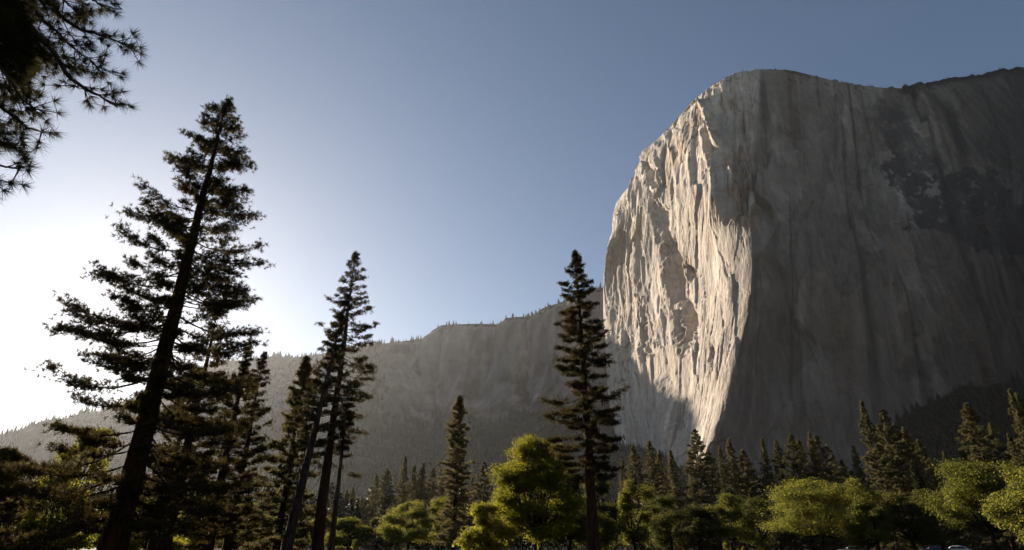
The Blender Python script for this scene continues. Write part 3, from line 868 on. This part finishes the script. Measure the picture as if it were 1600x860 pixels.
# --- centre
mk(903, 391, 56, 3.8, .26, 51, 'tall conifer in front of the left edge of the granite wall', prof=lambda t: float(np.interp(t, [.26, .34, .5, .65, .8, .9, 1], [.7, .95, 1, .72, .5, .36, .05])),
   nb=220, dens=10, k=10, ln=.30, w=.044, flat=.45, cden=5, scat=(.17, .045), near=.6, trunk_r=.56, droop=-.32, up=.30, sides=14)
mk(717, 619, 88, 2.9, .10, 52, 'lone column shaped grey brown conifer standing among the oaks', name='fir_tree', cat='fir tree', prof=lambda t: float(np.interp(t, [.1, .2, .5, .8, 1], [.9, 1, .85, .5, .05])),
   nb=260, dens=7, clump=False, k=7, ln=.40, w=.09, scat=(.10, .08), near=.3, trunk_r=.42, needle=M_FIR, droop=-.3, up=.3)

# --- distant conifers: seven builds, copied
protos = []
for q in range(10):
    pr = [lambda t: float(np.interp(t, [0, .2, .6, .85, .95, 1], [.9, 1, .66, .34, .16, .02])), cone(.78), lambda t: float(np.interp(t, [0, .15, .4, .7, .9, 1], [.7, 1, .84, .52, .24, .02])), lambda t: float(np.interp(t, [0, .2, .5, .8, .93, 1], [.85, 1, .80, .46, .22, .02]))][q % 4]
    protos.append(conifer_meshes(28, [5.6, 5.2, 4.8, 4.4, 6.0, 5.4, 4.6, 5.6, 4.5, 5.2][q], [.06, .08, .05, .10, .05, .1, .08, .12, .1, .06][q], pr, 200 + q, nb=260, dens=7, clump=False, k=6,
                                 ln=.42, w=.11, trunk_r=.36, needle=M_FIR, droop=-.45, up=[.3, .4, .2, .3, .4, .2, .5, .3, .2, .4][q], sides=7, flat=.35, thick=1.2, scat=(.08, .075),
                                 gap=[.05, .1, .08, .15, .05, .12, .08, .15, .18, .08][q],
                                 asym=(lambda a0, am: (lambda az, t: 1 + am * math.cos(az - a0) + .08 * math.sin(t * 21 + a0)))(q * 1.7, [.1, .15, .12, .2, .1, .15, .2, .12, .15, .1][q])))
def far(px, py, D, v, label, w=1.0, name='fir_tree', cat='fir tree', group='conifers along the foot of the cliffs'):
    b, H = spot(px, py, D)
    s = H / 28.
    return tree_obj(name, protos[v], b, px * .37, label, cat, group, scale=s, sxy=s * w)
FAR = [
 (520,787,230,0,.9,'small hazy conifer just right of the thin dark snag'),
 (542,768,225,1,.9,'hazy conifer, left of the small pair beside the thin dark snag'),
 (552,761,235,2,.9,'hazy conifer, right of the small pair beside the thin dark snag'),
 (566,775,220,3,.9,'short hazy conifer between the small pair and the tall far row'),
 (589,742,215,4,.9,'first of the tall far row, left of its broad conifer'),
 (607,734,205,0,1.0,'broad far conifer at the left end of the row behind the round oak'),
 (634,714,205,1,.9,'tallest far conifer behind the round oak'),
 (648,727,212,5,.8,'narrow far conifer right beside the tallest one behind the round oak'),
 (662,725,208,2,.9,'far conifer third to the left of the lone column conifer'),
 (677,731,214,3,.9,'far conifer second to the left of the lone column conifer'),
 (692,740,220,6,.9,'far conifer half hidden behind the left side of the lone column conifer'),
 (738,745,225,6,.8,'far conifer half hidden behind the right side of the lone column conifer'),
 (757,722,200,4,.9,'broad far conifer between the lone column conifer and the yellow maple'),
 (783,737,210,1,.9,'far conifer touching the left side of the yellow maple'),
 (972,719,190,3,.9,'short conifer at the right side of the tall conifer before the granite'),
 (988,697,185,0,.9,'pointed conifer above the small rounded oak right of the tall conifer'),
 (1014,690,190,1,.9,'tallest of the conifers before the shaded foot of the granite wall'),
 (1029,704,200,2,.9,'conifer right of the tallest one before the shaded granite foot'),
 (1047,705,195,5,.9,'conifer at the left foot of the sunlit granite prow'),
 (1084,672,170,4,.8,'dark conifer standing before the sunlit foot of the granite prow'),
 (1077,707,178,6,.8,'small conifer tucked at the left of the dark one before the sunlit prow'),
 (1106,703,190,3,.9,'conifer right of the dark one before the sunlit prow'),
 (1124,699,195,0,.8,'first lit conifer right of the sunlit prow foot'),
 (1139,687,188,1,.9,'second lit conifer right of the sunlit prow foot, taller than the first'),
 (1162,704,192,5,1.0,'short broad lit conifer in the gap after the two right of the prow'),
 (1190,687,190,6,.8,'narrow lit conifer, left of a matched pair before the grey wall'),
 (1212,688,190,2,.9,'lit conifer, right of a matched pair before the grey wall'),
 (1235,679,185,3,.9,'slim tall lit conifer behind the left end of the wide oak'),
 (1248,688,192,0,.9,'lit conifer leaning on the right of the slim tall one behind the wide oak'),
 (1264,677,185,1,.8,'left peak of the twin lit conifers above the wide oak'),
 (1274,682,188,4,.9,'right peak of the twin lit conifers above the wide oak'),
 (1298,704,200,6,.8,'thin dark conifer right of the twin peaks'),
 (1313,719,200,2,1.0,'lowest conifer behind the right end of the wide oak'),
 (1332,698,180,5,.9,'compact lit conifer left of the two tall spires'),
 (1344,628,160,6,.75,'left of the two tall lit spires on the right'),
 (1370,664,165,2,.8,'conifer between the two tall lit spires'),
 (1380,640,158,1,.9,'right and broader of the two tall lit spires on the right'),
 (1411,669,160,3,.8,'lit conifer standing over the dark pointed cedar'),
 (1435,688,172,0,.8,'thin lit conifer right of the dark pointed cedar'),
 (1451,717,175,5,.9,'short shaded conifer in the dip before the dark talus'),
 (1474,705,180,6,.7,'small spindly conifer before the dark talus'),
 (1508,631,150,3,.9,'tall lit conifer rising behind the big lit round tree'),
 (1503,691,155,2,1.0,'low dark conifer at the left foot of the tall one behind the round tree'),
 (1545,662,155,0,.7,'thin lit conifer between the tall one and the right edge pair'),
 (1578,611,140,6,.8,'highest conifer near the right edge'),
 (1588,617,142,1,.8,'conifer second from the right edge, just below its highest neighbour'),
 (1604,632,140,4,.9,'conifer cut by the right edge of the picture'),
 (1575,679,136,5,.9,'low lit conifer before the high pair at the right edge'),
]
for k_, (x, y, D, v, w, lab) in enumerate(FAR): far(x, y, D, (v + 3 * (k_ % 3 == 1)) % 10 if k_ % 4 else 7 + k_ // 4 % 3, lab, w * (.92 + .26 * ((k_ * 37) % 11) / 10))
b, H = spot(1424, 720, 130)
tree_obj('cedar_tree', conifer_meshes(H, 2.9, .02, cone(1.0), 61, nb=150, dens=7, clump=False, k=5, ln=.4, w=.13, trunk_r=.3, needle=M_CEDAR, droop=.1, up=.8), b, 0,
         'dark smooth pointed cedar before the two tall spires', 'cedar tree')
# wood closing the gaps behind the front trees, shade painted into its foliage
R = np.random.default_rng(77)
ang = np.radians(R.uniform(-44, 46, 1500)); rr = R.uniform(215, 480, 1500)
pts = np.stack([rr * np.sin(ang), rr * np.cos(ang), np.full(1500, .3)], -1)
vf = MB(); nt_ = 130
Hh = R.uniform(15, 26, 1500); wide = R.uniform(.16, .32, 1500)
tz = R.uniform(.08, 1, (1500, nt_)) ** .8; aa = R.uniform(0, 6.283, (1500, nt_))
rd = (1 - tz) ** .75 * (wide * Hh)[:, None] * R.uniform(.5, 1.05, (1500, nt_))
C_ = np.stack([pts[:, None, 0] + rd * np.cos(aa), pts[:, None, 1] + rd * np.sin(aa), pts[:, None, 2] + tz * Hh[:, None]], -1).reshape(-1, 3)
vf.leaves(C_, np.stack([np.cos(aa), np.sin(aa), .5 + 0 * aa], -1).reshape(-1, 3), 1.5, R)
tag(link('valley_forest', vf.mesh('valley_forest', leaf_material('shaded_forest_foliage', (.022, .026, .012), (.05, .05, .022), (.03, .03, .012), (.07, .06, .025), .1, .2))),
    'dark mass of low trees filling the valley floor behind the front trees', 'forest', kind='stuff')

# ------------------------------------------------------------------ broadleaf trees
def broadleaf_meshes(H, W, seed, nleaf=9000, lobes=16, mat=M_OAK, size=.28, bole=.25, trunk_r=.28, low=.2, lobe_r=.30, open_=0.0, forks=0):
    """crown of many leaf lobes carried on limbs; H height, W half width"""
    R = np.random.default_rng(seed)
    tr, cr = MB(), MB()
    zc = H * (1 + low) / 2; hz = H * (1 - low) / 2
    cen = []
    tries = 0
    while len(cen) < lobes and tries < 4000:
        tries += 1
        d = R.normal(size=3); d /= np.linalg.norm(d)
        if d[2] < -.75: continue
        r = R.uniform(.45, .80)
        c = np.array([d[0] * W * r, d[1] * W * r, zc + d[2] * hz * r])
        if all(np.linalg.norm((c - e) / [W, W, hz]) > .30 for e in cen): cen.append(c)
    cen.append(np.array([R.normal(0, .1) * W, R.normal(0, .1) * W, H * .86]))
    fork = np.array([R.normal(0, .15), R.normal(0, .15), H * bole])
    z = np.linspace(0, 1, 8)
    tp = np.stack([fork[0] * z, fork[1] * z, -.3 + (fork[2] + .3) * z], -1) + np.concatenate([np.zeros((1, 3)), R.normal(0, .04, (6, 3)), np.zeros((1, 3))])
    tr.tube(tp, trunk_r * (1 - .3 * z) * (1 + .5 * np.exp(-z * 7)), 9)
    per = int(nleaf * 3.2) // len(cen)
    for c in cen:
        s = np.linspace(0, 1, 7)
        mid = (fork + c) / 2 + R.normal(0, .12, 3) * W + [0, 0, -.08 * H]
        B = (1 - s)[:, None] ** 2 * fork + 2 * (s * (1 - s))[:, None] * mid + (s ** 2)[:, None] * c
        tr.tube(B, trunk_r * .55 * (1 - .85 * s), 5)
        lr = np.array([W, W, hz * .8]) * lobe_r * R.uniform(.75, 1.25) * R.uniform(.8, 1.2, 3)
        sub = R.integers(7, 12)
        for q in range(sub):
            d = R.normal(size=3); d /= np.linalg.norm(d); d[2] = d[2] * .7 + .15
            sc = c + d * lr * R.uniform(.4, 1.05)
            tr.tube(np.array([c, (c + sc) / 2 + R.normal(0, .05, 3), sc]), np.array([.05, .035, .012]) * trunk_r / .28, 3)
            n = max(20, per // sub)
            v = R.normal(size=(n, 3)); v /= np.linalg.norm(v, axis=1)[:, None]
            gs = np.clip(R.normal(size=(n, 3)), -2.1, 2.1)
            C = sc + gs * lr * np.array([.36, .36, .26]) * R.uniform(.6, 1.25, 3)
            v = .5 * v + .5 * gs
            cr.leaves(C, v + [0, 0, .6], size * .68, R)
    return tr.mesh('trunk', M_BARK_OAK, True), cr.mesh('crown', mat)

def broad(px, py, hw, D, seed, label, mat=M_OAK, n=9000, lobes=16, name='oak_tree', cat='oak tree', group=None, **kw):
    b, H = spot(px, py, D)
    W = hw / F * D * 1.07
    return tree_obj(name, broadleaf_meshes(H, W, seed, n, lobes, mat, **kw), b, 0, label, cat, group)

broad(836, 676, 66, 66, 301, 'large yellow green maple left of the tall conifer trunk', M_MAPLE, 26000, 36, 'maple_tree', 'maple tree', size=.25, low=.02, trunk_r=.36, lobe_r=.25)
broad(762, 782, 36, 62, 302, 'pale low maple at the left foot of the large yellow green maple', M_MAPLE, 9000, 14, 'maple_tree', 'maple tree', size=.22, low=-.1)
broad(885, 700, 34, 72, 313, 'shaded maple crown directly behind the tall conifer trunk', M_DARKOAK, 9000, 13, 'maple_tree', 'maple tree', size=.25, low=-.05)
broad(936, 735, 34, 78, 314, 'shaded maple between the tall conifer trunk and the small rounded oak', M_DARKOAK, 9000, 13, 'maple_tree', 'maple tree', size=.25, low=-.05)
broad(985, 747, 32, 82, 303, 'small rounded olive oak right of the tall conifer trunk', M_OAK, 9000, 14, size=.25, low=.0)
G = 'oaks along the meadow edge'
broad(642, 782, 42, 104, 304, 'round bright green oak left of the lone column conifer', M_OAK, 10000, 16, group=G, low=.0)
broad(694, 775, 30, 112, 305, 'oak showing behind the lone column conifer', M_OAK, 8000, 12, group=G, low=.0)
broad(592, 806, 28, 110, 306, 'oak just left of the round bright green oak', M_DARKOAK, 8000, 12, group=G, low=.0)
broad(548, 808, 26, 112, 307, 'oak right of the thin dark snag trunk', M_OAK, 8000, 12, group=G, low=.0)
broad(500, 806, 26, 112, 308, 'oak seen between the leaning trunk and the snag', M_OAK, 8000, 12, group=G, low=.0)
broad(395, 785, 34, 86, 309, 'oak between the narrow dark pine and the brownish conifer', M_OAK, 9000, 12, group=G, low=.0)
broad(455, 812, 30, 104, 321, 'oak behind the foot of the brownish conifer', M_OAK, 8000, 12, group=G, low=.0)
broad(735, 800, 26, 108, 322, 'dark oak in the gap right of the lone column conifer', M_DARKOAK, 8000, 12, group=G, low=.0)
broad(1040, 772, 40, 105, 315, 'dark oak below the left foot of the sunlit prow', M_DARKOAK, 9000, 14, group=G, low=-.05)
broad(1132, 768, 34, 104, 310, 'lit oak with a bright left side below the short broad conifer', M_OAK, 9000, 14, group=G, low=.0)
broad(1088, 790, 30, 100, 316, 'small oak between the dark oak and the bright sided one', M_DARKOAK, 8000, 12, group=G, low=-.05)
broad(1182, 775, 34, 122, 317, 'shaded oak in the hollow left of the wide oak', M_DARKOAK, 8000, 12, group=G, low=-.05)
broad(1262, 744, 66, 112, 311, 'wide oak with a long lit crown before the twin conifers', M_OAK, 15000, 24, group=G, low=.0)
broad(1330, 748, 34, 118, 318, 'oak at the right shoulder of the wide oak', M_OAK, 9000, 12, group=G, low=.0)
broad(1352, 775, 30, 104, 319, 'low oak below the compact lit conifer', M_OAK, 8000, 12, group=G, low=-.05)
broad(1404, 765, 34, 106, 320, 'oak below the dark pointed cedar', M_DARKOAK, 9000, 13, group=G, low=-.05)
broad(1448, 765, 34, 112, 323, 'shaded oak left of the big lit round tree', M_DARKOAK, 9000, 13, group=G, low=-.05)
broad(1512, 712, 54, 98, 312, 'big lit round tree below the tall conifer on the right', M_OAK, 16000, 22, group=G, low=.02)
broad(1592, 728, 42, 84, 324, 'lit tree cut by the right edge of the picture', M_OAK, 13000, 18, group=G, low=-.02)
# left, under and behind the big pine
GL = 'broadleaf trees under the big pine'
broad(105, 735, 50, 46, 330, 'slender yellow green tree with a thin leaning stem left of the big pine trunk', M_MAPLE, 7000, 16, 'maple_tree', 'maple tree', GL, size=.20, low=-.05, trunk_r=.14, bole=.35, lobe_r=.22)
broad(150, 650, 34, 52, 331, 'taller thin leaved tree showing left of the big pine trunk', M_MAPLE, 4500, 13, 'maple_tree', 'maple tree', GL, size=.20, low=.2, trunk_r=.15, lobe_r=.24)
broad(30, 780, 50, 50, 332, 'dull brownish tree low in the left corner', M_DARKOAK, 8000, 14, 'oak_tree', 'oak tree', GL, size=.22, low=-.1)
broad(255, 770, 40, 60, 333, 'yellow green tree right of the big pine foot', M_MAPLE, 8000, 14, 'maple_tree', 'maple tree', GL, size=.22, low=-.05)
broad(205, 790, 34, 66, 334, 'low yellow green tree directly behind the big pine foot', M_OAK, 7000, 12, 'maple_tree', 'maple tree', GL, size=.22, low=-.05)
broad(310, 790, 34, 74, 335, 'green tree between the dark pines right of the big trunk', M_OAK, 7000, 12, 'oak_tree', 'oak tree', GL, size=.22, low=-.05)
# small lit saplings at the meadow edge
GS = 'saplings along the meadow edge'
broad(1182, 835, 10, 72, 340, 'tallest sunlit sapling at the bottom edge before the shaded oak', M_MAPLE, 1500, 7, 'sapling', 'sapling', GS, size=.14, low=0, trunk_r=.05)
broad(1132, 848, 6, 70, 341, 'small sunlit sapling below the bright sided oak', M_MAPLE, 700, 5, 'sapling', 'sapling', GS, size=.12, low=0, trunk_r=.04)
broad(1161, 853, 5, 70, 342, 'tiny sapling left of the tallest sunlit sapling', M_MAPLE, 500, 4, 'sapling', 'sapling', GS, size=.12, low=0, trunk_r=.04)
broad(842, 846, 9, 48, 343, 'rounded lit bush at the foot of the large maple', M_MAPLE, 1500, 7, 'bush', 'bush', GS, size=.13, low=-.1, trunk_r=.05)

# ------------------------------------------------------------------ parked cars
def car_meshes(paint):
    glass = plain('car_glass', (.02, .025, .03), .08, 0, .8); rubber = plain('tyre_rubber', (.02, .02, .02), .9); rim = plain('wheel_rim', (.45, .45, .46), .35, .8)
    lampm = plain('lamp_lens', (.75, .75, .72), .15); tail = plain('tail_lens', (.4, .02, .02), .2)
    # side profile of body and cabin, extruded with tumblehome
    prof = [(-2.2,.32),(-2.25,.62),(-2.15,.92),(-1.45,1.0),(-.95,1.0),(1.55,1.02),(2.1,.98),(2.22,.7),(2.2,.34)]
    cab = [(-1.0,1.0),(-.45,1.40),(-.05,1.47),(.9,1.46),(1.4,1.32),(1.75,1.02)]
    def extr(pr, w0, wt, zt):
        n = len(pr); V = []
        for sgn in (-1, 1):
            for (x, z) in pr:
                w = w0 + (wt - w0) * max(0, (z - 1.0) / (zt - 1.0)) if z > 1 else w0 - .06 * max(0, .6 - z)
                V.append((x, sgn * w, z))
        Q = [(i, (i + 1) % n, n + (i + 1) % n, n + i) for i in range(n)]
        return V, Q, n
    import bmesh
    def mk_(name, pr, w0, wt, zt, mat, bev):
        V, Q, n = extr(pr, w0, wt, zt)
        bm = bmesh.new(); vs = [bm.verts.new(v) for v in V]
        for q in Q: bm.faces.new([vs[i] for i in q])
        bm.faces.new([vs[i] for i in range(n)]); bm.faces.new([vs[n + i] for i in reversed(range(n))])
        bmesh.ops.recalc_face_normals(bm, faces=bm.faces)
        bmesh.ops.bevel(bm, geom=list(bm.edges), offset=bev, segments=2, affect='EDGES')
        me = bpy.data.meshes.new(name); bm.to_mesh(me); bm.free(); me.materials.append(mat)
        me.polygons.foreach_set('use_smooth', np.ones(len(me.polygons), bool)); return me
    body = mk_('body', prof, .88, .88, 1.5, paint, .05)
    cabin = mk_('cabin', cab, .80, .62, 1.47, paint, .03)
    def panel(pts, mat, nm, th=.012):
        bm = bmesh.new()
        vs = [bm.verts.new(p) for p in pts]; f = bm.faces.new(vs)
        r = bmesh.ops.extrude_face_region(bm, geom=[f]); nv = [v for v in r['geom'] if isinstance(v, bmesh.types.BMVert)]
        f.normal_update(); bmesh.ops.translate(bm, verts=nv, vec=f.normal * th); bmesh.ops.recalc_face_normals(bm, faces=bm.faces)
        me = bpy.data.meshes.new(nm); bm.to_mesh(me); bm.free(); me.materials.append(mat); return me
    parts = [('body', body), ('cabin', cabin)]
    parts.append(('windscreen', panel([(-.99,-.68,1.045),(-.99,.68,1.045),(-.5,.58,1.39),(-.5,-.58,1.39)], glass, 'windscreen', -.02)))
    parts.append(('rear_window', panel([(1.74,-.66,1.06),(1.74,.66,1.06),(1.45,.58,1.31),(1.45,-.58,1.31)], glass, 'rear_window', .02)))
    for s in (-1, 1):
        y0, y1 = s * .812, s * .665
        parts.append(('side_window', panel([(-.78,y0,1.06),(.25,y0,1.06),(.25,y1,1.40),(-.38,y1,1.40)], glass, 'side_window', .02)))
        parts.append(('side_window', panel([(.33,y0,1.06),(1.5,y0,1.06),(1.2,y1+s*.01,1.37),(.33,y1,1.40)], glass, 'side_window', .02)))
        parts.append(('headlight', panel([(-2.235,s*.55,.66),(-2.235,s*.82,.66),(-2.19,s*.82,.82),(-2.19,s*.55,.82)], lampm, 'headlight', .03)))
        parts.append(('tail_light', panel([(2.2,s*.55,.74),(2.2,s*.83,.74),(2.15,s*.83,.9),(2.15,s*.55,.9)], tail, 'tail_light', .04)))
    wheels = []
    for x in (-1.35, 1.35):
        for s in (-1, 1):
            t = MB(); a = np.linspace(0, 2 * math.pi, 25)
            ring = np.stack([.25 * np.cos(a), 0 * a, .25 * np.sin(a)], -1)
            t.tube(ring, .075, 8)
            r_ = MB(); yy = s * .07
            V = [(0, yy, 0)] + [(.19 * math.cos(q), yy * .8, .19 * math.sin(q)) for q in a[:-1]]
            r_.add(V, [(0, i + 1, (i + 1) % 24 + 1) for i in range(24)])
            wheels.append(((x, s * .8, .33), t.mesh('tyre', rubber, True), r_.mesh('rim', rim)))
    return parts, wheels

def place_car(px, D, rz, meshes, label):
    a, _ = ray(px, 856)
    o = empty('parked_car', (math.sin(a) * D, math.cos(a) * D, .80), rz)
    tag(o, label, 'car', 'cars parked along the meadow road')
    for nm, me in meshes[0]: link(nm, me, o)
    for loc, ty, ri in meshes[1]:
        w = link('wheel', ty, o, loc); link('rim', ri, w)
    return o
white = car_meshes(plain('white_car_paint', (.75, .75, .75), .25, 0, .6))
dark = car_meshes(plain('dark_car_paint', (.03, .035, .045), .2, 0, .7))
silver = car_meshes(plain('silver_car_paint', (.42, .42, .43), .25, .6, .6))
place_car(1492, 122.5, -math.radians(37), white, 'white car roof showing at the bottom edge under the big lit round tree')
place_car(1459, 122.5, -math.radians(36), dark, 'dark car left of the white car at the bottom edge')
place_car(1331, 122.5, -math.radians(30), silver, 'silver car at the bottom edge under the low oak')

# ------------------------------------------------------------------ haze
def haze(density=.000023):
    m, nt, out = new_mat('valley_haze')
    v = nd(nt, 'ShaderNodeVolumePrincipled', Density=density, Anisotropy=.58)
    v.inputs['Color'].default_value = (.90, .93, .98, 1)
    nt.links.new(v.outputs[0], out.inputs['Volume'])
    x0, x1, y0, y1, z0, z1 = -4400, 4400, -4400, 4400, -6, 1420
    V = [(x, y, z) for z in (z0, z1) for y in (y0, y1) for x in (x0, x1)]
    Q = [(0, 2, 3, 1), (4, 5, 7, 6), (0, 1, 5, 4), (2, 6, 7, 3), (0, 4, 6, 2), (1, 3, 7, 5)]
    o = link('haze', mesh_np('haze', V, None, Q, m)); tag(o, 'pale sunlit valley haze', 'haze', kind='stuff')
haze()

# ------------------------------------------------------------------ light, sky, camera
sun = bpy.data.lights.new('sun', 'SUN'); sun.energy = 5.0; sun.angle = math.radians(.5); sun.color = (1, .86, .69)
so = bpy.data.objects.new('sun', sun); COL.objects.link(so)
so.rotation_euler = Vector(SUN).to_track_quat('Z', 'Y').to_euler()
w = bpy.data.worlds.new('World'); SC.world = w; w.use_nodes = True
nt = w.node_tree; nt.nodes.clear()
sky = nt.nodes.new('ShaderNodeTexSky'); sky.sky_type = 'NISHITA'; sky.sun_disc = False
sky.sun_elevation = SUN_EL; sky.sun_rotation = SUN_AZ
sky.altitude = 1200; sky.air_density = 1.0; sky.dust_density = .45; sky.ozone_density = .9
bg = nt.nodes.new('ShaderNodeBackground'); bg.inputs[1].default_value = .05
ow = nt.nodes.new('ShaderNodeOutputWorld')
nt.links.new(sky.outputs[0], bg.inputs[0]); nt.links.new(bg.outputs[0], ow.inputs[0])

cam = bpy.data.cameras.new('camera'); co = bpy.data.objects.new('camera', cam); COL.objects.link(co)
cam.sensor_fit = 'HORIZONTAL'; cam.sensor_width = 36; cam.lens = 36 * F / 1600
co.location = (0, 0, CAMZ); co.rotation_euler = (math.pi / 2 + PITCH, 0, 0)
cam.clip_start = .1; cam.clip_end = 20000
SC.camera = co

SC.render.engine = 'CYCLES'
SC.view_settings.view_transform = 'Standard'; SC.view_settings.look = 'None'
SC.view_settings.gamma = 1; SC.view_settings.exposure = 1.08
SC.cycles.use_denoising = True
SC.cycles.max_bounces = 6; SC.cycles.diffuse_bounces = 3; SC.cycles.transmission_bounces = 4; SC.cycles.volume_bounces = 0
SC.cycles.caustics_reflective = False; SC.cycles.caustics_refractive = False
